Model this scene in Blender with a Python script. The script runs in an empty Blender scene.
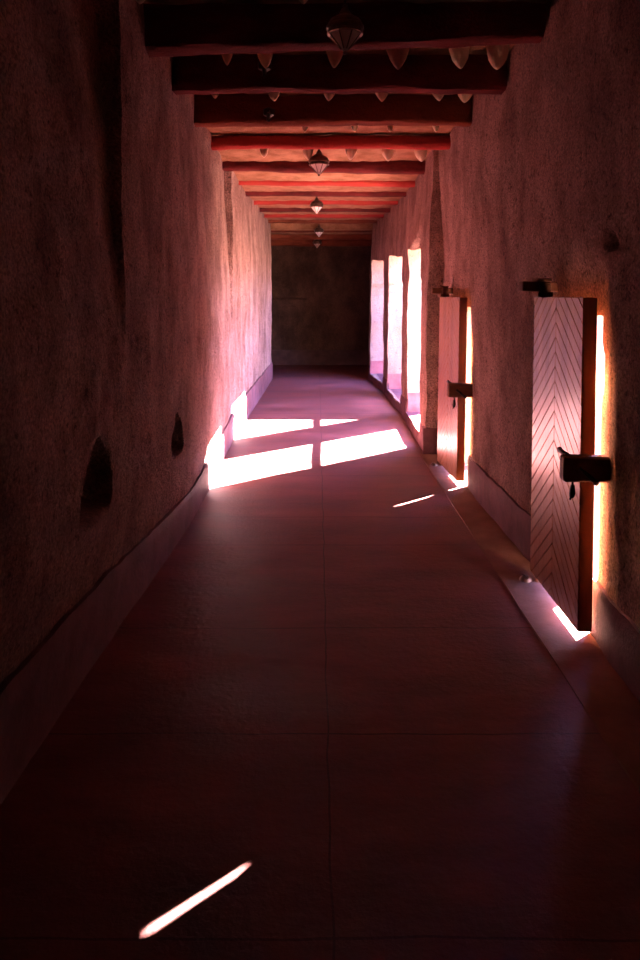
import bpy, math, random
from mathutils import Vector, noise

random.seed(7)
C = bpy.context.scene.collection
SC = bpy.context.scene
F, EYE = 720.0, 1.65

# ------------------------------------------------------------------ camera
cam_d = bpy.data.cameras.new('camera')
cam = bpy.data.objects.new('camera', cam_d); C.objects.link(cam)
cam.location = (0, 0, EYE)
cam.rotation_euler = (math.radians(90), 0, 0)
cam_d.sensor_fit = 'AUTO'; cam_d.sensor_width = 36
cam_d.lens = 36 * F / 960
cam_d.shift_y = -183 / 960
cam_d.shift_x = 2 / 960
cam_d.clip_start = 0.05
SC.camera = cam

# ------------------------------------------------------------------ world, sun, exposure
SUN_EL = math.radians(29.0)
SUN_AZ = (-1.0, -0.875)                      # horizontal travel of the light
w = bpy.data.worlds.new('sky'); SC.world = w; w.use_nodes = True
nt = w.node_tree; nt.nodes.clear()
bg = nt.nodes.new('ShaderNodeBackground'); wo = nt.nodes.new('ShaderNodeOutputWorld')
sky = nt.nodes.new('ShaderNodeTexSky'); sky.sky_type = 'NISHITA'; sky.sun_disc = False
sky.sun_elevation = SUN_EL; sky.sun_rotation = math.atan2(1.0, 0.875)
sky.air_density = 1.2; sky.dust_density = 0.6
tint = nt.nodes.new('ShaderNodeMix'); tint.data_type = 'RGBA'; tint.blend_type = 'MULTIPLY'
tint.inputs[0].default_value = 1.0; tint.inputs[7].default_value = (1.0, 0.80, 1.5, 1)
nt.links.new(sky.outputs[0], tint.inputs[6])
nt.links.new(tint.outputs[2], bg.inputs[0]); nt.links.new(bg.outputs[0], wo.inputs[0])
bg.inputs[1].default_value = 3.6

sl = bpy.data.lights.new('sun', 'SUN'); so = bpy.data.objects.new('sun', sl); C.objects.link(so)
sl.energy = 430.0; sl.angle = math.radians(0.53); sl.color = (1.0, 0.95, 0.93)
ch = math.cos(SUN_EL); n_ = math.hypot(*SUN_AZ)
so.rotation_euler = Vector((SUN_AZ[0]/n_*ch, SUN_AZ[1]/n_*ch, -math.sin(SUN_EL))).to_track_quat('-Z', 'Y').to_euler()
so.location = (8, 16, 9)

SC.view_settings.view_transform = 'Standard'
SC.view_settings.look = 'None'
SC.view_settings.gamma = 1.0
SC.view_settings.use_curve_mapping = False
SC.view_settings.exposure = 0.42
SC.cycles.max_bounces = 14
SC.cycles.diffuse_bounces = 10
SC.cycles.sample_clamp_indirect = 30.0
SC.cycles.caustics_reflective = False
SC.cycles.caustics_refractive = False

# ------------------------------------------------------------------ helpers
class MB:
    def __init__(s): s.v = []; s.f = []; s.sm = []
    def add(s, vs, fs, smooth=False):
        o = len(s.v); s.v += [tuple(p) for p in vs]
        s.f += [tuple(i + o for i in f) for f in fs]; s.sm += [smooth] * len(fs)
        return s
    def box(s, a, b, ch=0.0):
        x0, y0, z0 = a; x1, y1, z1 = b
        if ch <= 0:
            vs = [(x, y, z) for x in (x0, x1) for y in (y0, y1) for z in (z0, z1)]
            fs = [(0,1,3,2),(4,6,7,5),(0,4,5,1),(2,3,7,6),(0,2,6,4),(1,5,7,3)]
            return s.add(vs, fs)
        # chamfered box: convex hull of 24 points
        import bmesh
        bm = bmesh.new()
        for x, sx in ((x0, 1), (x1, -1)):
            for y, sy in ((y0, 1), (y1, -1)):
                for z, sz in ((z0, 1), (z1, -1)):
                    bm.verts.new((x, y + sy*ch, z + sz*ch)); bm.verts.new((x + sx*ch, y, z + sz*ch)); bm.verts.new((x + sx*ch, y + sy*ch, z))
        bmesh.ops.convex_hull(bm, input=bm.verts)
        bm.verts.index_update()
        vs = [v.co[:] for v in bm.verts]; fs = [[v.index for v in f.verts] for f in bm.faces]
        bm.free()
        return s.add(vs, fs)
    def tube(s, pts, rads, n=10, smooth=True, caps=True, squash=1.0):
        pts = [Vector(p) for p in pts]; vs = []; fs = []
        for i, p in enumerate(pts):
            d = (pts[min(i+1, len(pts)-1)] - pts[max(i-1, 0)]).normalized()
            up = Vector((0,0,1)) if abs(d.z) < .9 else Vector((0,1,0))
            a = d.cross(up).normalized(); b = a.cross(d).normalized()
            r = rads[i] if isinstance(rads, (list, tuple)) else rads
            for k in range(n):
                t = 2*math.pi*k/n
                vs.append(p + a*(math.cos(t)*r) + b*(math.sin(t)*r*squash))
        for i in range(len(pts)-1):
            for k in range(n):
                k2 = (k+1) % n
                fs.append((i*n+k, i*n+k2, (i+1)*n+k2, (i+1)*n+k))
        if caps:
            fs.append(tuple(reversed(range(n)))); fs.append(tuple((len(pts)-1)*n + k for k in range(n)))
        return s.add(vs, fs, smooth)
    def lathe(s, c, prof, n=12, smooth=False, rot=0):
        vs = []; fs = []
        for r, z in prof:
            for k in range(n):
                t = 2*math.pi*k/n + rot
                vs.append((c[0]+r*math.cos(t), c[1]+r*math.sin(t), c[2]+z))
        for i in range(len(prof)-1):
            for k in range(n):
                k2 = (k+1) % n
                fs.append((i*n+k, i*n+k2, (i+1)*n+k2, (i+1)*n+k))
        fs.append(tuple(reversed(range(n)))); fs.append(tuple((len(prof)-1)*n + k for k in range(n)))
        return s.add(vs, fs, smooth)
    def build(s, name, mat, parent=None, smooth=None, off=None):
        me = bpy.data.meshes.new(name)
        vs = s.v if off is None else [(x-off[0], y-off[1], z-off[2]) for x, y, z in s.v]
        me.from_pydata(vs, [], s.f); me.update()
        me.polygons.foreach_set('use_smooth', s.sm if smooth is None else [smooth]*len(s.f))
        me.materials.append(mat)
        if any(s.sm) and smooth is None: me.set_sharp_from_angle(angle=math.radians(48))
        o = bpy.data.objects.new(name, me); C.objects.link(o)
        if parent: o.parent = parent
        return o

def tag(o, label, cat, group=None, kind=None):
    o['label'] = label; o['category'] = cat
    if group: o['group'] = group
    if kind: o['kind'] = kind
    return o
def empty(name, loc=(0,0,0)):
    o = bpy.data.objects.new(name, None); C.objects.link(o); o.location = loc
    o.empty_display_size = .1
    return o
def struct(o, label, cat):
    return tag(o, label, cat, kind='structure')

def lerp(tab, t):
    if t <= tab[0][0]: return tab[0][1]
    for (a, va), (b, vb) in zip(tab, tab[1:]):
        if t <= b: return va + (vb-va)*(t-a)/(b-a)
    return tab[-1][1]
def sst(a, b, t):
    t = max(0, min(1, (t-a)/(b-a))); return t*t*(3-2*t)
def fbm(x, y, z, o=4):
    return noise.fractal(Vector((x, y, z)), 1.0, 2.0, o, noise_basis='PERLIN_ORIGINAL')

# ------------------------------------------------------------------ materials
def material(name, c1, c2, scale=3.0, stretch=(1,1,1), bump=0.3, fine=45.0, rough=0.85,
             metal=0.0, spec=0.3, c3=None, c3_at=0.66, fstretch=(1,1,1), bdist=0.02, fine2=None):
    m = bpy.data.materials.new(name); m.use_nodes = True
    t = m.node_tree; N = t.nodes; L = t.links; b = N['Principled BSDF']
    tc = N.new('ShaderNodeTexCoord')
    mp = N.new('ShaderNodeMapping'); mp.inputs['Scale'].default_value = stretch
    L.new(tc.outputs['Object'], mp.inputs[0])
    n1 = N.new('ShaderNodeTexNoise'); n1.inputs['Scale'].default_value = scale
    n1.inputs['Detail'].default_value = 8; n1.inputs['Roughness'].default_value = .62
    L.new(mp.outputs[0], n1.inputs[0])
    r = N.new('ShaderNodeValToRGB'); L.new(n1.outputs[0], r.inputs[0])
    r.color_ramp.elements[0].position = .36; r.color_ramp.elements[0].color = (*c1, 1)
    r.color_ramp.elements[1].position = .62; r.color_ramp.elements[1].color = (*c2, 1)
    if c3:
        e = r.color_ramp.elements.new(c3_at + .04); e.color = (*c3, 1)
    L.new(r.outputs[0], b.inputs['Base Color'])
    mp2 = N.new('ShaderNodeMapping'); mp2.inputs['Scale'].default_value = fstretch
    L.new(tc.outputs['Object'], mp2.inputs[0])
    n2 = N.new('ShaderNodeTexNoise'); n2.inputs['Scale'].default_value = fine
    n2.inputs['Detail'].default_value = 6; n2.inputs['Roughness'].default_value = .65
    L.new(mp2.outputs[0], n2.inputs[0])
    ad = N.new('ShaderNodeMath'); ad.operation = 'ADD'
    L.new(n2.outputs[0], ad.inputs[0]); L.new(n1.outputs[0], ad.inputs[1])
    bp = N.new('ShaderNodeBump'); bp.inputs['Strength'].default_value = bump; bp.inputs['Distance'].default_value = bdist
    L.new(ad.outputs[0], bp.inputs['Height']); L.new(bp.outputs[0], b.inputs['Normal'])
    b.inputs['Roughness'].default_value = rough; b.inputs['Metallic'].default_value = metal
    b.inputs['Specular IOR Level'].default_value = spec
    return m

def plaster(name, c1, c2, pit=(0.10, 0.05, 0.04), bump=.9, grain=.55):
    """mud plaster with straw streaks running down it and small pits"""
    m = material(name, c1, c2, scale=2.6, stretch=(1,1,.7), bump=bump, fine=42, fstretch=(1,1,1), rough=.92, spec=.12, bdist=.05)
    t = m.node_tree; N = t.nodes; L = t.links; b = N['Principled BSDF']
    tc = [n for n in N if n.type == 'TEX_COORD'][0]
    ramp = [n for n in N if n.type == 'VALTORGB'][0]
    mp = N.new('ShaderNodeMapping'); mp.inputs['Scale'].default_value = (1, 1, .8)
    L.new(tc.outputs['Object'], mp.inputs[0])
    n = N.new('ShaderNodeTexNoise'); n.inputs['Scale'].default_value = 30; n.inputs['Detail'].default_value = 6
    n.inputs['Roughness'].default_value = .7
    L.new(mp.outputs[0], n.inputs[0])
    r = N.new('ShaderNodeValToRGB'); L.new(n.outputs[0], r.inputs[0])
    r.color_ramp.elements[0].position = .33; r.color_ramp.elements[0].color = (1, 1, 1, 1)
    r.color_ramp.elements[1].position = .45; r.color_ramp.elements[1].color = (0, 0, 0, 1)
    mx = N.new('ShaderNodeMix'); mx.data_type = 'RGBA'; mx.inputs[7].default_value = (*pit, 1)
    mm = N.new('ShaderNodeMath'); mm.operation = 'MULTIPLY'; mm.inputs[1].default_value = .75
    L.new(r.outputs[0], mm.inputs[0]); L.new(mm.outputs[0], mx.inputs[0])
    ng = N.new('ShaderNodeTexNoise'); ng.inputs['Scale'].default_value = 75; ng.inputs['Detail'].default_value = 4; ng.inputs['Roughness'].default_value = .7
    L.new(tc.outputs['Object'], ng.inputs[0])
    mr = N.new('ShaderNodeMapRange'); mr.inputs[1].default_value = .34; mr.inputs[2].default_value = .66; mr.inputs[3].default_value = grain; mr.inputs[4].default_value = 2-grain
    L.new(ng.outputs[0], mr.inputs[0])
    mg = N.new('ShaderNodeMix'); mg.data_type = 'RGBA'; mg.blend_type = 'MULTIPLY'; mg.inputs[0].default_value = 1.0
    L.new(ramp.outputs[0], mg.inputs[6]); L.new(mr.outputs[0], mg.inputs[7])
    L.new(mg.outputs[2], mx.inputs[6]); L.new(mx.outputs[2], b.inputs['Base Color'])
    bp = [q for q in N if q.type == 'BUMP'][0]
    b2 = N.new('ShaderNodeBump'); b2.inputs['Strength'].default_value = .6; b2.inputs['Distance'].default_value = .012; b2.invert = True
    L.new(r.outputs[0], b2.inputs['Height']); L.new(bp.outputs[0], b2.inputs['Normal']); L.new(b2.outputs[0], b.inputs['Normal'])
    return m

M = {}
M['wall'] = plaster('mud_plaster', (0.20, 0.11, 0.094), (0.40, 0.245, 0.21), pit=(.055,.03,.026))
M['wall_dark'] = plaster('shaded_mud_plaster', (0.06, 0.035, 0.026), (0.12, 0.07, 0.052), bump=.5)  # wall plaster with the end room's shade put into its colour
M['dado'] = material('purple_dado_paint', (0.10, 0.042, 0.047), (0.16, 0.07, 0.077), scale=5, bump=.35, fine=40, rough=.65, spec=.07)
M['strip'] = material('beige_margin_concrete', (0.17, 0.08, 0.058), (0.24, 0.12, 0.09), scale=4, bump=.2, fine=50, rough=.8, spec=.15)
M['ceiling'] = material('ochre_mud_ceiling', (0.20, 0.09, 0.042), (0.34, 0.17, 0.10), scale=5, bump=.8, fine=40, rough=.95)
M['pole'] = material('pale_peeled_wood', (0.55, 0.38, 0.25), (0.78, 0.60, 0.42), scale=9, stretch=(1,1,.3), bump=.5, fine=60, rough=.8)
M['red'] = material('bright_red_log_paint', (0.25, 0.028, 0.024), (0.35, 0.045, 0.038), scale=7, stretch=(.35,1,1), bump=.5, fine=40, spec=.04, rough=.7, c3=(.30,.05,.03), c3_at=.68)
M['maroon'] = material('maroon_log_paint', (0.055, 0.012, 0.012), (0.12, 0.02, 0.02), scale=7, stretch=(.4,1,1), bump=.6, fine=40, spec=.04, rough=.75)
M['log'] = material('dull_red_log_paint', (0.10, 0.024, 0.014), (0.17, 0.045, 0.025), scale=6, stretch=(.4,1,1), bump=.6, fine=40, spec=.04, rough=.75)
M['wood'] = material('varnished_door_wood', (0.30, 0.095, 0.032), (0.46, 0.17, 0.06), scale=10, stretch=(1,1,.15), bump=.15, fine=60, fstretch=(1,1,.15), rough=.3, spec=.55)
M['wood_dark'] = material('old_lock_wood', (0.12, 0.045, 0.022), (0.20, 0.08, 0.04), scale=14, stretch=(.3,1,1), bump=.4, fine=50, rough=.6)
M['iron'] = material('dark_iron', (0.03, 0.025, 0.022), (0.07, 0.05, 0.045), scale=20, bump=.3, rough=.45, metal=.8)
M['bronze'] = material('tarnished_bronze', (0.09, 0.05, 0.035), (0.17, 0.10, 0.07), scale=20, bump=.3, rough=.4, metal=.7)
M['reveal'] = plaster('pale_reveal_plaster', (0.25, 0.155, 0.115), (0.34, 0.22, 0.17), pit=(.15,.09,.075), bump=.4, grain=.85)
M['band'] = material('red_band_paint', (0.22, 0.065, 0.065), (0.32, 0.11, 0.105), scale=5, bump=.3, rough=.8, spec=.1)
M['dado_dark'] = material('shaded_dado_paint', (0.06, 0.028, 0.028), (0.10, 0.05, 0.05), scale=5, bump=.35, rough=.6)  # darker copy of the dado colour, painting in the shade at the end wall
M['glass'] = material('frosted_lantern_glass', (0.55, 0.45, 0.44), (0.72, 0.62, 0.60), scale=12, bump=.1, rough=.22, spec=.7)
M['sand'] = material('courtyard_earth', (0.27, 0.17, 0.12), (0.34, 0.22, 0.16), scale=2, bump=.5, rough=.95)

M['wood'].node_tree.nodes['Principled BSDF'].inputs['Coat Weight'].default_value = .6
M['wood'].node_tree.nodes['Principled BSDF'].inputs['Coat Roughness'].default_value = .2

def floor_material():
    m = material('red_screed', (0.12, 0.036, 0.033), (0.21, 0.07, 0.064), scale=2.2, stretch=(.45,1.3,1), bump=.4, fine=26, rough=.8, spec=.16, c3=(.26,.092,.082), c3_at=.7, bdist=.012)
    t = m.node_tree; N = t.nodes; L = t.links; b = N['Principled BSDF']
    tc = [n for n in N if n.type == 'TEX_COORD'][0]; ramp = [n for n in N if n.type == 'VALTORGB'][0]
    sp = N.new('ShaderNodeSeparateXYZ')
    # slightly wandering joints
    wn = N.new('ShaderNodeTexNoise'); wn.inputs['Scale'].default_value = 3; L.new(tc.outputs['Object'], wn.inputs[0])
    vm = N.new('ShaderNodeVectorMath'); vm.operation = 'MULTIPLY_ADD'
    vm.inputs[1].default_value = (.03,.03,.03); L.new(wn.outputs['Color'], vm.inputs[0]); L.new(tc.outputs['Object'], vm.inputs[2])
    L.new(vm.outputs[0], sp.inputs[0])
    prev = None
    def line(sock, at, wdt):
        nonlocal prev
        a = N.new('ShaderNodeMath'); a.operation = 'COMPARE'; a.inputs[1].default_value = at + .015; a.inputs[2].default_value = wdt
        L.new(sock, a.inputs[0])
        if prev is None: prev = a.outputs[0]
        else:
            x = N.new('ShaderNodeMath'); x.operation = 'MAXIMUM'; L.new(prev, x.inputs[0]); L.new(a.outputs[0], x.inputs[1]); prev = x.outputs[0]
    for d, ww in ((1.85,.004),(2.72,.004),(3.59,.004),(4.79,.005),(5.4,.006),(6.65,.006),(7.4,.007),(10.2,.012),(11.1,.012),(12.6,.015)):
        line(sp.outputs[1], d, ww)
    line(sp.outputs[0], .037, .0035)
    mx = N.new('ShaderNodeMix'); mx.data_type = 'RGBA'; mx.inputs[7].default_value = (.07,.025,.025,1)
    mu = N.new('ShaderNodeMath'); mu.operation = 'MULTIPLY'; mu.inputs[1].default_value = .8; L.new(prev, mu.inputs[0])
    L.new(mu.outputs[0], mx.inputs[0]); L.new(ramp.outputs[0], mx.inputs[6]); L.new(mx.outputs[2], b.inputs['Base Color'])
    # worn sheen differs from patch to patch
    rr = N.new('ShaderNodeMapRange'); rr.inputs[1].default_value=.3; rr.inputs[2].default_value=.7; rr.inputs[3].default_value=.5; rr.inputs[4].default_value=.7
    n1 = [n for n in N if n.type == 'TEX_NOISE'][0]
    L.new(n1.outputs[0], rr.inputs[0]); L.new(rr.outputs[0], b.inputs['Roughness'])
    return m
M['floor'] = floor_material()

# ------------------------------------------------------------------ layout numbers
OUT = 1.66                     # outer face of the right wall
ZB = 3.085                     # underside of the logs
Y_END = 14.6                   # where the lit passage ends
Y_BACK = 17.5
#          y0     y1     z0    z1    splay of the far jamb
WIN = [(8.00, 9.50, .13, 2.29, .10), (10.23, 11.85, .13, 2.34, .10), (12.60, 14.25, .13, 2.40, .10)]
LEAF = [(1.235, 3.43, 4.20), (1.205, 6.27, 7.06)]     # passage face, free edge, pivot edge
LEAN = .017
TH = .07
DOORS = [(l[1]+.047, l[2]-.06) for l in LEAF]
DOOR_TOP = 1.56
HOLES = [(a, b, c, d, s) for a, b, c, d, s in WIN] + [(a, b, 0.0, DOOR_TOP, .04) for a, b in DOORS]

def xR(y, z):
    if y < 7.56:
        x = lerp([(4.8, 1.335), (5.8, 1.31)], y) - .04*sst(1.9, 3.1, z)
        for xl, a, b in LEAF:              # the wall stands just behind each leaf
            k = sst(a-.22, a+.035, y)*sst(b+.4, b+.05, y)*sst(2.0, 1.6, z)
            x += (xl - (.045*sst(6.3, 7.06, y) if a > 6 else 0) + TH + .05 + LEAN*z - x)*k
        return x
    b = lerp([(7.57,1.135),(8,1.135),(9.5,1.165),(10.2,1.178),(11.9,1.14),(12.6,1.134),(14.3,1.03),(14.6,1.03)], y)
    return b + .01*z + .05*sst(2.2, 3.1, z)
def xL(y, z):
    foot = lerp([(2.2,.105),(3.3,.075),(4.6,.025),(5.5,.0)], y)*(1-sst(.1, .8, z))
    if y < 3.56:
        return -(.955 + foot + .15*max(0, z-1.35)/1.75)
    if y < 8.41:
        b = lerp([(3.6,.955),(5,.945),(6.3,.962),(8.4,1.0)], y)
        top = lerp([(3.6,.985),(5,1.0),(7,1.04),(8.4,1.09)], y)
        return -(b + foot + (top-b)*sst(1.0, 3.1, z))
    b = lerp([(8.4,1.0),(9.6,.985),(12,.96),(14.3,.945)], y)
    top = lerp([(8.4,1.0),(10,1.03),(12,.975),(14.3,.96)], y)
    return -(b + (top-b)*sst(1.6, 3.1, z))

def span(a, b, st): 
    n = max(1, round((b-a)/st)); return [a + (b-a)*i/n for i in range(n)]
def with_feat(base, feats, eps):
    out = [v for v in base if all(abs(v-f) > eps for f in feats)] + list(feats)
    return sorted(set(round(v, 4) for v in out))

ROUGH = lambda y, z, s: .016*fbm(y*.9, z*.7, s, 3) + .012*fbm(y*3.1, z*2.2, s+5, 3) + .0055*fbm(y*15, z*9, s+9, 3)

# ------------------------------------------------------------------ floor, ground
g = MB()
fx = span(-1.6, 1.7, .3)+[1.7]; fy = span(-6, 18, .5)+[18.0]
vs = [(x, y, 0) for y in fy for x in fx]; nx = len(fx)
g.add(vs, [(j*nx+i, j*nx+i+1, (j+1)*nx+i+1, (j+1)*nx+i) for j in range(len(fy)-1) for i in range(nx-1)])
g.box((-3.2, 14.6, -.2), (3.2, 18, -.001))
struct(g.build('floor', M['floor']), 'dark red screed floor of the long passage, with faint slab joints', 'floor')
g = MB(); g.box((1.7, -6, -.3), (30, 60, -.004))
struct(g.build('ground', M['sand']), 'pale earth courtyard ground outside the openings', 'ground')

# ------------------------------------------------------------------ right wall with its openings
def near_win(y, z):
    """openings narrow a little above shoulder height, their edges wander"""
    dy = 0.0
    for k, (a, b, c, d, s) in enumerate(WIN):
        sh = .045*sst(1.84, 1.90, z) * (1 if z <= d+.2 else max(0, 1-(z-d-.2)*3))
        fa = max(0, 1-abs(y-a)/.22); fb = max(0, 1-abs(y-b)/.22)
        wob = .035*fbm(z*1.7, k*3.3+1.2, .4, 3)
        wob2 = .035*fbm(z*1.9, k*4.1+7.2, .9, 3)
        dy += fa*(sh*2.6+wob) - fb*(sh+wob2)
    return dy
def win_top(y, z):
    dz = 0.0
    for a, b, c, d, s in WIN:
        if a-.2 < y < b+.2 and z > 1.2:
            t = max(0, min(1, (y-a)/(b-a)))
            e = sst(a-.2, a, y)*sst(b+.2, b, y)
            dz -= e*(.105*(1-t) + .012 - .02*fbm(y*6, d, 1, 3))*max(0, 1-abs(z-d)/.5)
    return dz
# how far the plaster edge beside each door leaf stands off (opens or closes the slit of sun)
SLIT = {0: [(0.0,.06),(.25,.06),(.29,.012),(1.15,.012),(1.17,-.014),(1.38,-.022),(1.41,.010),(1.6,.010)],
        1: [(0.0,-.02),(.13,-.02),(.18,.006),(.27,.006),(.30,-.018),(.50,-.018),(.55,.006),(1.6,.006)],
        2: [(0,0),(2,0)]}
def door_edge(y, z):
    dy = 0.0
    for k, (a, b) in enumerate(DOORS):
        fa = max(0, 1-abs(y-a)/.15)
        if fa > 0 and z < 1.7: dy += fa*lerp(SLIT[k], z)
    return dy

yb = span(-6, 1, .2) + span(1, 6, .03) + span(6, 10, .04) + span(10, 14.6, .05) + [14.6]
ys = with_feat(yb, [h[0] for h in HOLES] + [h[1] for h in HOLES] + [7.555, 7.575], .016)
zs = with_feat(span(0, 3.5, .035) + [3.5], [.13, DOOR_TOP, 2.29, 2.34, 2.40], .016)
def wpt(y, z):
    x = xR(y, z) + ROUGH(y, z, 2.0)
    # damp roughness right beside door leaves
    for a, b in DOORS:
        if a-.12 < y < b+.12 and z < 1.8: x = xR(y, z) + .12*ROUGH(y, z, 2.0)
    # socket hole above the near door
    e = ((y-3.27)/.055)**2 + ((z-1.895)/.028)**2
    if e < 1.6: x += .07*max(0, 1-e/1.6)**.5
    # plaster broken away over the first opening
    t = (9.35-y)/1.25
    if 0 < t < 1.05 and z > 2.12:
        zt = 2.20 + .10*(1-t) + .30*t*(1+.5*fbm(y*7, 3, 1, 3))
        x += (.075 + .05*fbm(y*9, z*12, 6, 3))*sst(zt+.01, zt-.03, z)*sst(0, .08, t)*sst(1.05, .97, t)
    return (x, y + near_win(y, z) + door_edge(y, z) + (0 if z < 1.7 and y < 7.5 else .006)*fbm(z*4, y*4, 3, 2), z + win_top(y, z))
g = MB(); ny = len(ys)
vs = [wpt(y, z) for z in zs for y in ys]
def in_hole(y, z):
    return any(a < y < b and c < z < d for a, b, c, d, s in HOLES)
fs = []
for j in range(len(zs)-1):
    for i in range(ny-1):
        if not in_hole((ys[i]+ys[i+1])/2, (zs[j]+zs[j+1])/2):
            fs.append((j*ny+i, (j+1)*ny+i, (j+1)*ny+i+1, j*ny+i+1))
g.add(vs, fs, True)
RG = MB(); RD = MB()
# reveals: from the hole's rim out to the outer face
for (a, b, c, d, s) in HOLES:
    ia, ib = ys.index(round(a,4)), ys.index(round(b,4)); ja, jb = zs.index(round(c,4)), zs.index(round(d,4))
    rim = [(ia, j) for j in range(ja, jb)] + [(i, jb) for i in range(ia, ib)] + [(ib, j) for j in range(jb, ja, -1)] + [(i, ja) for i in range(ib, ia, -1)]
    K = 8; rv = []
    for (i, j) in rim:
        p = Vector(vs[j*ny+i]); y, z = ys[i], zs[j]
        q = Vector((OUT+.02, y + (s if i == ib else 0), z))
        for k in range(K+1):
            t = k/K; v = p.lerp(q, t)
            amp = .05*t*(1-t)*(1 if c > 0 else .3)
            v.y += amp*fbm(v.x*5, z*3, y, 3)*1.5; v.z += (amp*fbm(v.x*5, y*3, z, 3) if j in (jb,) else 0)
            rv.append(v)
    n = len(rim); fr = []; fd = []
    for r in range(n):
        r2 = (r+1) % n
        if c == 0 and rim[r][1] == ja and rim[r2][1] == ja: continue
        low = c > 0 and rim[r][0] == rim[r2][0] and max(zs[rim[r][1]], zs[rim[r2][1]]) < .40
        for k in range(K): (fd if low else fr).append((r*(K+1)+k, r*(K+1)+k+1, r2*(K+1)+k+1, r2*(K+1)+k))
    RG.add(rv, fr, True)
    if fd: RD.add(rv, fd, True)
# outer face with the same holes
oy = sorted(set([-6, Y_END] + [h[0] for h in HOLES] + [h[1]+h[4] for h in HOLES])); oz = [0, .13, DOOR_TOP, 2.29, 2.34, 2.40, 3.85]
for i in range(len(oy)-1):
    for j in range(len(oz)-1):
        ym, zm = (oy[i]+oy[i+1])/2, (oz[j]+oz[j+1])/2
        if not any(a < ym < b+s and c < zm < d for a, b, c, d, s in HOLES):
            g.add([(OUT, oy[i], oz[j]), (OUT, oy[i+1], oz[j]), (OUT, oy[i+1], oz[j+1]), (OUT, oy[i], oz[j+1])], [(0,1,2,3)])
# end pier
g.box((1.12, 14.58, 0), (1.70, 14.95, 3.5))
WR = g.build('wall_right', M['wall']); RG.build('reveals', M['reveal'], WR); RD.build('reveal_bands', M['band'], WR)
struct(WR, 'rough pink mud wall on the side with the doors and bright openings', 'wall')

# ------------------------------------------------------------------ left wall with niches
NICHE = [((3.135, .70), (3.12, 1.03), .23, .34), ((4.88, .59), (4.84, .86), .21, .30)]
def niche(y, z):
    dep = 0
    for (yb_, z0), (yt, z1), hw, dp in NICHE:
        if z0-.03 < z < z1+.03:
            t = (z-z0)/(z1-z0)
            half = hw*lerp([(0,.72),(.12,.93),(.35,1.0),(.7,.62),(.92,.22),(1,.04)], t)
            yc = yb_ + (yt-yb_)*t
            e = half*(1+.1*fbm(z*9,y*9,1,2)) - abs(y-yc)
            m = sst(-.008, .012, e) * sst(-.02, .012, t) * sst(1.02, .97, t)
            dep = max(dep, dp*m)
    return dep
yb = span(-6, 1.2, .2) + span(1.2, 6, .022) + span(6, 10, .04) + span(10, 14.6, .06) + [14.6]
ys2 = with_feat(yb, [3.55, 3.575, 8.4, 8.425], .012)
zs2 = span(0, .5, .04) + span(.5, 1.15, .022) + span(1.15, 3.5, .035) + [3.5]
g = MB(); ny2 = len(ys2)
def lpt(y, z):
    x = xL(y, z) + ROUGH(y, z, 31.0)*1.15 - niche(y, z)
    e = ((y-12.3)/.05)**2 + ((z-1.47)/.05)**2     # small hole far down the wall
    if e < 1: x -= .06
    return (x, y, z)
g.add([lpt(y, z) for z in zs2 for y in ys2],
      [(j*ny2+i, j*ny2+i+1, (j+1)*ny2+i+1, (j+1)*ny2+i) for j in range(len(zs2)-1) for i in range(ny2-1)], True)
g.box((-3.2, 14.58, 0), (-1.0, 14.85, 3.5))
struct(g.build('wall_left', M['wall']), 'rough mud wall with two small niches opposite the doors', 'wall')

# ------------------------------------------------------------------ end room, rear wall
def flat_grid(axis, at, u0, u1, z0, z1, st, seed, amp=1.0, flip=False, extra=None):
    gg = MB(); us = span(u0, u1, st)+[u1]; zz = span(z0, z1, st)+[z1]; n = len(us)
    P = []
    for z in zz:
        for u in us:
            d = at + amp*ROUGH(u, z, seed) + (extra(u, z) if extra else 0)
            P.append((u, d, z) if axis == 'y' else (d, u, z))
    gg.add(P, [(j*n+i, j*n+i+1, (j+1)*n+i+1, (j+1)*n+i) for j in range(len(zz)-1) for i in range(n-1)], True)
    return gg
def crack(u, z):
    if -1.2 < u < -.25:
        c = 1.60 + .03*fbm(u*6, 1, 2, 3) + .03*(u+1.2)
        return .05*sst(.018, .004, abs(z-c))
    return 0
g = flat_grid('y', Y_BACK, -3.2, 3.2, 0, 3.5, .03, 50, extra=crack)
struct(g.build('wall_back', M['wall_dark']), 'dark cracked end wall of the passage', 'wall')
for s, nm, lb in ((-1, 'wall_end_left', 'dark side wall of the unlit end room, on the niche side'), (1, 'wall_end_right', 'dark side wall of the unlit end room, on the door side')):
    g = flat_grid('x', s*3.15, 14.6, 17.6, 0, 3.5, .15, 60+s)
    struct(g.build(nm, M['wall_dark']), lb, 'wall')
g = flat_grid('y', -5.9, -1.4, 1.6, 0, 3.5, .2, 70)
struct(g.build('wall_front', M['wall']), 'mud wall closing the passage behind the viewer', 'wall')
g = MB(); g.box((-3.1, Y_BACK-.05, 0), (3.1, Y_BACK+.05, .36))
struct(g.build('baseboard_back', M['dado_dark']), 'purple painted band at the foot of the dark end wall', 'baseboard')
g = MB(); g.box((1.67, 14.62, 0), (9, 15.0, 4.18)); g.box((3.3, 14.95, 0), (9, 18, 3.9))
struct(g.build('wall_courtyard', M['wall']), 'mud wall of the wing across the courtyard end', 'wall')

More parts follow.
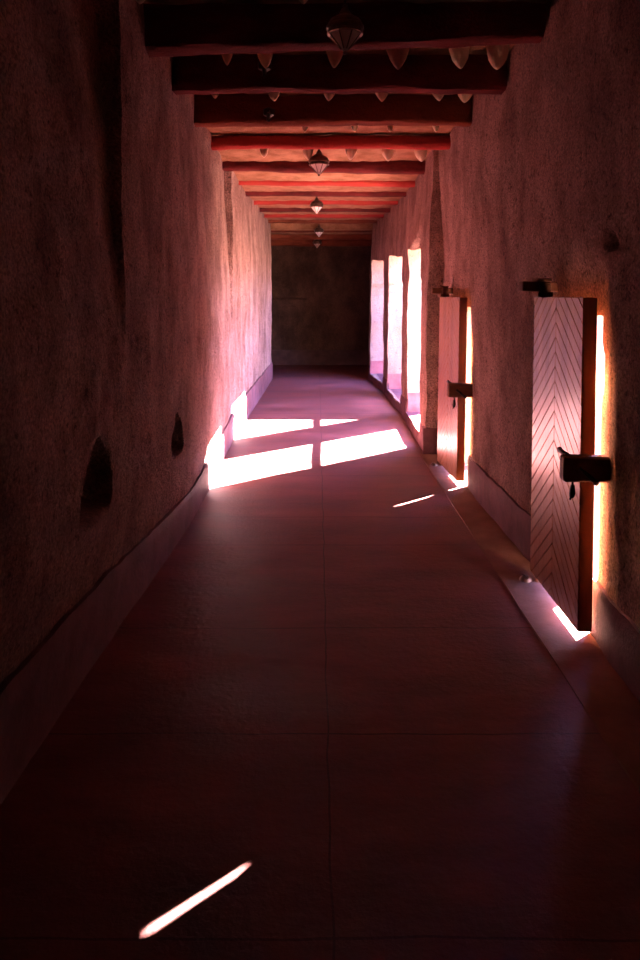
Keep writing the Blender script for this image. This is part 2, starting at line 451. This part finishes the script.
# ------------------------------------------------------------------ ceiling
g = MB()
cx = span(-1.45, 1.64, .06)+[1.64]; cy = span(-6, 14.62, .06)+[14.62]; n = len(cx)
def cz(x, y):
    base = ZB + .235 - .095*sst(6.25, 6.5, y) - .085*sst(8.0, 8.6, y)
    return base + .012*fbm(x*2, y*2, 4, 3) + .010*fbm(x*9, y*6, 8, 2)
g.add([(x, y, cz(x, y)) for y in cy for x in cx], [(j*n+i, (j+1)*n+i, (j+1)*n+i+1, j*n+i+1) for j in range(len(cy)-1) for i in range(n-1)], True)
g.box((-1.7, -6.1, 3.42), (1.66, 14.7, 3.85))
g.box((-3.3, 14.6, 3.02), (3.3, 17.7, 3.85))
g.box((-1.7, -6.1, 0), (-1.5, 14.7, 3.45))
struct(g.build('ceiling', M['ceiling']), 'ochre mud ceiling carried on the red logs', 'ceiling')

# ------------------------------------------------------------------ baseboards, floor margin
def dado(name, xf, segs, topf, sgn, seed, label):
    gg = MB()
    for (a, b) in segs:
        st = .04 if a > 1 or b < 9 else .08
        yy = span(a, b, st)+[b]; R = [0, .15, .3, .45, .6, .75, .9, .97, 1.0, 1.0]; n = len(yy)
        P = []
        for r, t in enumerate(R):
            for y in yy:
                tp = topf(y) + .012*fbm(y*3, seed, 1, 3)
                z = t*tp
                x = xf(y, z) + ROUGH(y, z, seed)*(.35) - sgn*((.026 if y < 7.56 or sgn < 0 else .012) - (.008 if t > .95 else 0))
                if r == len(R)-1: x = xf(y, z) + sgn*.03
                P.append((x, y, z))
        for i, y in ((0, a), (n-1, b)): pass
        f = [(j*n+i, j*n+i+1, (j+1)*n+i+1, (j+1)*n+i) for j in range(len(R)-1) for i in range(n-1)]
        gg.add(P, f, True)
        for i in (0, n-1):   # end caps
            o = [P[r*n+i] for r in range(len(R))]
            bk = [(xf(p[1], p[2]) + sgn*.05, p[1], p[2]) for p in o]
            q = o + bk; L_ = len(o)
            gg.add(q, [(r, r+1, L_+r+1, L_+r) for r in range(L_-1)])
    if sgn > 0: gg.box((1.10, 7.540, 0), (1.30, 7.5715, .272), .004)
    return struct(gg.build(name, M['dado']), label, 'baseboard')
dado('baseboard_left', xL, [(-6, 3.56), (3.56, 8.4), (8.41, 14.6)], lambda y: lerp([(0,.40),(2.2,.40),(3.1,.36),(4.6,.25),(5.5,.22),(8,.28),(9.5,.33),(14,.33)], y), -1, 31,
     'purple painted band along the foot of the niche wall')
segs = [(-6, 3.53), (4.28, 6.26), (7.14, 7.555), (7.572, 14.6)]
def rtop(y):
    for a, b, c, d, s in WIN:
        if a-.01 < y < b+.01: return .118
    return .275
dado('baseboard_right', xR, segs, rtop, 1, 2, 'purple painted band along the foot of the door wall')
g = MB()
sx = [1.065, 1.07, 1.12, 1.2, 1.3, 1.68]; sy = span(-6, 7.55, .08)+[7.55]; n = len(sx)
g.add([(x + (.004*fbm(y*2,1,1,2) if x < 1.1 else 0), y, -.003 if i == 0 else .005 + .002*fbm(x*6, y*3, 2, 2)) for y in sy for i, x in enumerate(sx)],
      [(j*n+i, j*n+i+1, (j+1)*n+i+1, (j+1)*n+i) for j in range(len(sy)-1) for i in range(n-1)], True)
struct(g.build('trim_1', M['strip']), 'beige screed margin running along the foot of the door wall', 'floor trim')

# ------------------------------------------------------------------ window openings: rail across the outer side
for k, (a, b, c, d, s) in enumerate(WIN):
    r = empty(f'window_{k+1}', (1.6, (a+b)/2, c))
    g = MB(); g.tube([(1.60, a-.06, 1.185), (1.60, (a+b)/2, 1.195), (1.60, b+s+.06, 1.185)], .036, 10)
    g.build('wooden_rail', M['wood_dark'], r, off=r.location)
    g = MB(); g.box((xR(a, 0)+.02, a-.02, c-.05), (OUT+.03, b+s+.02, c+.004))
    g.build('window_sill', M['dado'], r, off=r.location)
    struct(r, ['tall bright wall opening nearest the doors', 'tall wall opening, the middle one of three', 'tall violet-lit wall opening nearest the dark end room'][k], 'wall opening')

# ------------------------------------------------------------------ doors
def chevron(g, y0, y1, z0, z1, x, th, pitch=.078, gap=.0075):
    """boards running down from the middle line to both edges"""
    ym = (y0+y1)/2; hw = (y1-y0)/2; slope = .80
    def clip(poly, f):
        out = []
        for i in range(len(poly)):
            p, q = poly[i], poly[(i+1) % len(poly)]; a, b = f(p), f(q)
            if a >= 0: out.append(p)
            if (a >= 0) != (b >= 0):
                t = a/(a-b); out.append((p[0]+(q[0]-p[0])*t, p[1]+(q[1]-p[1])*t))
        return out
    for sgn in (-1, 1):
        k = -9
        while True:
            zt = z1 - k*pitch + .02
            if zt - slope*0 < z0 - hw: break
            if zt - pitch - slope*hw > z1: k += 1; continue
            k += 1
            # strip in (u from 0 at centre to hw)
            poly = [(0.0015, zt), (0.0015, zt-pitch+gap), (hw, zt-pitch+gap-slope*hw), (hw, zt-slope*hw)]
            poly = clip(poly, lambda p: z1-p[1]); 
            if len(poly) >= 3: poly = clip(poly, lambda p: p[1]-z0)
            if len(poly) < 3: continue
            P = [(ym+sgn*u, z) for u, z in poly]
            if sgn < 0: P = P[::-1]
            n = len(P)
            cyy = sum(p[0] for p in P)/n; czz = sum(p[1] for p in P)/n
            jit = random.uniform(-.0006, .0006)
            back = [(x+th, p[0], p[1]) for p in P]
            mid = [(x+.003+jit, p[0], p[1]) for p in P]
            def ins(p):
                dy, dz = cyy-p[0], czz-p[1]; l = math.hypot(dy, dz) or 1
                return (x+jit, p[0]+dy/l*.0025, p[1]+dz/l*.0025)
            top = [ins(p) for p in P]
            g.add(back+mid+top, [(i, (i+1)%n, n+(i+1)%n, n+i) for i in range(n)] + [(n+i, n+(i+1)%n, 2*n+(i+1)%n, 2*n+i) for i in range(n)] + [tuple(range(2*n, 3*n))])

def door(name, y0, y1, x, label, rz=0):
    """y0 = free edge nearest the viewer, y1 = pivot edge; x = passage face"""
    r = empty(name, (x+.03, y1, 0)); off = r.location
    zb, zt = (.054 if y0 < 5 else .046), 1.648
    g = MB(); g.box((x+.008, y0, zb), (x+TH, y1, zt), .003)
    g.build('door_leaf', M['wood'], r, off=off)
    g = MB(); chevron(g, y0+.001, y1-.001, zb+.001, zt-.001, x, .012)
    g.build('chevron_boards', M['wood'], r, off=off)
    # cross ledges on the courtyard side
    for z in (.35, 1.3):
        g = MB(); g.box((x+TH-.002, y0+.16, z), (x+TH+.03, y1-.1, z+.1), .004)
        g.build('ledge', M['wood'], r, off=off)
    # pivot post and its foot
    g = MB(); g.tube([(x+.034, y1-.03, .004), (x+.034, y1-.03, .05)], .02, 12)
    g.tube([(x+.034, y1-.03, 1.64), (x+.034, y1-.03, 1.74)], .022, 12)
    g.build('pivot', M['wood_dark'], r, off=off)
    # pivot bracket: timber tongue out of the wall with a collar block on it
    g = MB()
    g.box((x-.092, y1-.075, 1.682), (x+.16, y1+.0, 1.738), .006)
    br = g.build('pivot_bracket', M['wood_dark'], r, off=off)
    g = MB()
    g.box((x-.018, y1-.13, 1.652), (x+.066, y1-.015, 1.676), .003)
    g.box((x-.02, y1-.12, 1.738), (x+.06, y1-.01, 1.756), .004)
    g.lathe((x+.034, y1-.085, 1.672), [(.030,0),(.033,.012),(.030,.024),(.034,.036),(.030,.048),(.033,.058)], 14, True)
    g.build('collar', M['wood_dark'], r, off=off)
    # wooden lock: block reaching from the wall across the free edge
    g = MB(); g.box((x-.105, y0-.082, .785), (x+.145, y0-.012, .905), .010)
    lk = g.build('wooden_lock', M['wood_dark'], r, off=off)
    g = MB(); g.tube([(x-.035, y0-.083, .852), (x+.0, y0-.095, .825), (x+.035, y0-.10, .795)], [.008,.009,.012], 8)
    g.tube([(x+.035, y0-.10, .795), (x+.045, y0-.10, .787)], [.016,.014], 8)
    g.build('key', M['iron'], lk, off=off)
    g = MB(); g.tube([(x-.06, y0-.02, .892), (x-.075, y0+.02, .902), (x-.072, y0+.07, .905), (x-.065, y0+.10, .90)], [.014,.012,.010,.015], 8)
    g.build('bolt_peg', M['iron'], lk, off=off)
    g = MB()
    g.tube([(x-.03, y0+.02, .80), (x-.028, y0+.02, .745)], .0055, 6)
    g.tube([(x-.028, y0+.02, .75), (x-.028, y0+.022, .71), (x-.028, y0+.03, .69)], [.010,.016,.012], 8)
    g.tube([(x-.028, y0+.03, .70), (x-.028, y0+.05, .672)], .0055, 6)
    g.build('hanging_hasp', M['iron'], lk, off=off)
    # staple low at the pivot side
    g = MB(); g.lathe((x-.03, y1-.02, .004), [(.036,0),(.034,.012),(.024,.024),(.010,.03)], 14, True)
    g.tube([(x-.03, y1-.03, .03), (x-.045, y1-.05, .045), (x-.03, y1-.07, .03)], .005, 6)
    g.build('pivot_socket', M['bronze'], r, off=off)
    r.rotation_euler = (0, LEAN, rz)
    return struct(r, label, 'door')
door('door_1', LEAF[0][1], LEAF[0][2], LEAF[0][0], 'low chevron-boarded wooden door nearest the viewer, with a wooden lock')
door('door_2', LEAF[1][1], LEAF[1][2], LEAF[1][0]-.04, 'low chevron-boarded wooden door beside the step in the wall, with a wooden lock', rz=.051)

# ------------------------------------------------------------------ logs across the ceiling
ORD = ['first','second','third','fourth','fifth','sixth','seventh','eighth','ninth','tenth','eleventh','twelfth','thirteenth','fourteenth','fifteenth','sixteenth']
def log(yc, zb, w_, h_, mat, label, dzl=0, dzr=0, dy=0, seed=0, sq=.5, x0=None, x1=None):
    a = (xL(yc, 3.1) - .07) if x0 is None else x0; b = (xR(yc, 3.1) + .07) if x1 is None else x1
    N_ = 44; K = 18; P = []
    root_z = zb + h_/2
    for i in range(N_+1):
        t = i/N_; x = a + (b-a)*t
        zc = root_z + dzl*(1-t) + dzr*t + .012*fbm(x*1.3, seed, 2, 2) + .005*fbm(x*6, seed, 4, 2); yc2 = yc + dy*(t-.5) + .014*fbm(x*1.1, seed+9, 5, 2)
        for k in range(K):
            u = 2*math.pi*k/K; c_, s_ = math.cos(u), math.sin(u)
            rc = math.copysign(abs(c_)**sq, c_); rs = math.copysign(abs(s_)**sq, s_)
            rr = 1 + .10*fbm(x*2.5, c_*1.5+seed, s_*1.5, 3)
            P.append((x, yc2 + rc*w_/2*rr, zc + rs*h_/2*rr))
    Fs = [(i*K+k, i*K+(k+1)%K, (i+1)*K+(k+1)%K, (i+1)*K+k) for i in range(N_) for k in range(K)]
    Fs += [tuple(reversed(range(K))), tuple(N_*K+k for k in range(K))]
    g = MB(); g.add(P, Fs, True); loc = ((a+b)/2, yc, zb)
    o = g.build('ceiling_log', mat, off=loc); o.location = loc
    return tag(o, label, 'log', 'red logs across the ceiling')
#      y     w    h     mat     dzl   dzr   square?
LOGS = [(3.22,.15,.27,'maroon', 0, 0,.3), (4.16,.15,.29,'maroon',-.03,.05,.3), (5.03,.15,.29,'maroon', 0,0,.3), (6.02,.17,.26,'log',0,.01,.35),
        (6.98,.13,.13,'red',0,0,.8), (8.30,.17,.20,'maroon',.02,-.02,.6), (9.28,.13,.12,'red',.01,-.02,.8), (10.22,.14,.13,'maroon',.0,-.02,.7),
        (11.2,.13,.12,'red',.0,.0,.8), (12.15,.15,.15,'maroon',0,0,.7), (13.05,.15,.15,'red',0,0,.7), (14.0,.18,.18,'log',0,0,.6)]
names = ['dark maroon hewn log close above the viewer', 'broad dark hewn log, its lower edge tilting up toward the door wall',
         'dark hewn log, the next one beyond the tilting dark log', 'broad dull red log in front of the first bright red one',
         'bright red round log, nearest of the bright red ones', 'thick dark log behind the lantern with the brightest glass cone',
         'bright red log, second of the bright red ones', 'thin dark log, in front of the third lantern',
         'bright red log, third of the bright red ones, behind the third lantern', 'dark log over the middle wall opening',
         'red log over the farthest wall opening', 'dull red log where the passage meets the dark end room']
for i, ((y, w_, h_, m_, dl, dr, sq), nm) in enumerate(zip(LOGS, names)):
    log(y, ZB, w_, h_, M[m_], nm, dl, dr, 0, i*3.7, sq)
for i, (y, nm) in enumerate(((14.90, 'dim red log, first inside the dark end room'), (15.8, 'dim red log, second inside the dark end room'), (16.7, 'dim red log against the top of the dark end wall'))):
    log(y, [2.99, 2.91, 2.83][i], .17, .20, M['log'], nm, 0, 0, 0, 60+i, .6, -3.1, 3.1)

# pale pointed pole ends poking down behind the near logs
PO = [(3.40, [140, 300], -8, 4, 'closest to the viewer'), (4.37, [227, 263, 337, 398, 458, 500], 58, 68, 'behind the tilting dark log'),
      (5.24, [215, 272, 331, 382, 437, 467], 90, 101, 'behind the log next after the tilting one'),
      (6.24, [305, 353, 392, 436], 126, 134, 'behind the broad dull red log'),
      (7.20, [264, 307, 352, 388, 420], 149, 160, 'behind the nearest bright red log')]
for d, pxs, ya, yt, where in PO:
    for k, px in enumerate(pxs):
        x = (px-318)/F*d
        size = {398:1.3, 500:1.5, 458:1.15, 382:1.1, 227:.5, 215:.6, 467:1.3, 264:.6, 420:1.3, 388:1.2}.get(px, 1.0)
        if d > 6 and d < 7: size *= .6
        ztip = EYE + (297 - (ya + (yt-ya)*min(1.15, .45+.55*size)))/F*d
        ztop = ZB + (.25 if d < 6.4 else .16)
        r0 = .062*size**.5; g = MB()
        ln = ztop - ztip
        pts = []; rr = []
        for t, q in ((0,1),(.35,1.0),(.6,.93),(.78,.72),(.9,.45),(.97,.22),(1.0,.05)):
            pts.append((.02*math.sin(k*2.1)*t, -.03*t + .0, ln*(1-t))); rr.append(r0*q*(1+.06*math.sin(k*5+t*9)))
        g.tube(pts, rr, 12, squash=.9)
        o = g.build('ceiling_pole', M['pole']); o.location = (x, d+.03, ztip)
        lab = 'only' if len(pxs) == 1 else ORD[k]
        tag(o, f'pale pole end {where}, {lab} from niche wall', 'pole', 'pale pole ends between the logs')

# ------------------------------------------------------------------ lanterns
def lantern(x, y, zb, label, s=1.0, src=None):
    if src is not None:
        r = src.copy(); C.objects.link(r); r.location = (x, y, zb); r.scale = (s, s, s)
        for chd in src.children:
            c2 = chd.copy(); C.objects.link(c2); c2.parent = r
            for gc in chd.children:
                c3 = gc.copy(); C.objects.link(c3); c3.parent = c2
        return tag(r, label, 'lantern', 'metal lanterns hanging from the ceiling')
    r = empty('hanging_lantern', (x, y, zb))
    g = MB(); g.lathe((0,0,0), [(.006,0),(.012,.008),(.02,.016),(.052,.052),(.088,.092)], 8, False, .39)
    gl = g.build('glass_cone', M['glass'], r)
    g = MB()
    for k in range(8):
        t = 2*math.pi*k/8 + .39
        g.tube([(.02*math.cos(t), .02*math.sin(t), .015), (.09*math.cos(t), .09*math.sin(t), .093)], .0035, 5)
    g.lathe((0,0,-.014), [(.002,0),(.010,.006),(.012,.014),(.006,.022)], 8, True)
    g.build('cone_ribs', M['bronze'], gl)
    g = MB(); g.lathe((0,0,0), [(.089,.090),(.096,.093),(.096,.102),(.090,.106),(.093,.128),(.090,.15),(.078,.168),(.052,.182),(.046,.188),(.030,.196)], 16, False)
    body = g.build('pierced_body', M['bronze'], r)
    g = MB()
    g.lathe((0,0,0), [(.094,.116),(.100,.120),(.100,.134),(.094,.138)], 16, True)
    g.build('rim_band', M['bronze'], body)
    g = MB(); g.lathe((0,0,0), [(.030,.196),(.034,.202),(.018,.226),(.010,.236),(.016,.242),(.010,.250)], 12, True)
    g.build('cap', M['bronze'], r)
    g = MB(); g.tube([(0,0,.245),(0,0,.47)], .004, 6)
    for k in range(5): g.lathe((0,0,.26+.04*k), [(.003,0),(.008,.008),(.003,.016)], 6, True)
    g.build('chain', M['iron'], r)
    return tag(r, label, 'lantern', 'metal lanterns hanging from the ceiling')
L0 = lantern(.142, 3.78, 2.935, 'dark metal lantern with faceted cone, nearest the viewer')
lantern(.01, 7.2, 2.87, 'bronze hanging lantern with bright glass cone in front of the thick dark log', 1.06, L0)
lantern(-.02, 10.37, 2.85, 'small-looking bronze lantern against the pink ceiling, third from the viewer', 1.0, L0)
lantern(.02, 14.5, 2.86, 'bronze lantern hanging at the start of the dark end room', 1.0, L0)
lantern(-.02, 16.3, 2.76, 'barely lit lantern hanging in front of the dark end wall', 1.0, L0)

# iron hooks under two of the near logs
for x, y, z, lb in ((-.36, 4.85, 3.19, 'small dark iron hook on the log next after the tilting dark one'), (-.40, 5.84, 3.13, 'small dark iron hook on the face of the broad dull red log')):
    g = MB(); g.tube([(0, .10, .02), (0, 0, .02), (0, -.03, 0), (0, -.01, -.03), (0, .02, -.02)], [.012,.012,.010,.010,.006], 8)
    g.lathe((0, .02, .0), [(.01,-.01),(.028,0),(.03,.03),(.01,.04)], 10, True)
    o = g.build('iron_hook', M['iron']); o.location = (x, y, z); o.scale = (1.6, 1.0, 1.6)
    tag(o, lb, 'hook')
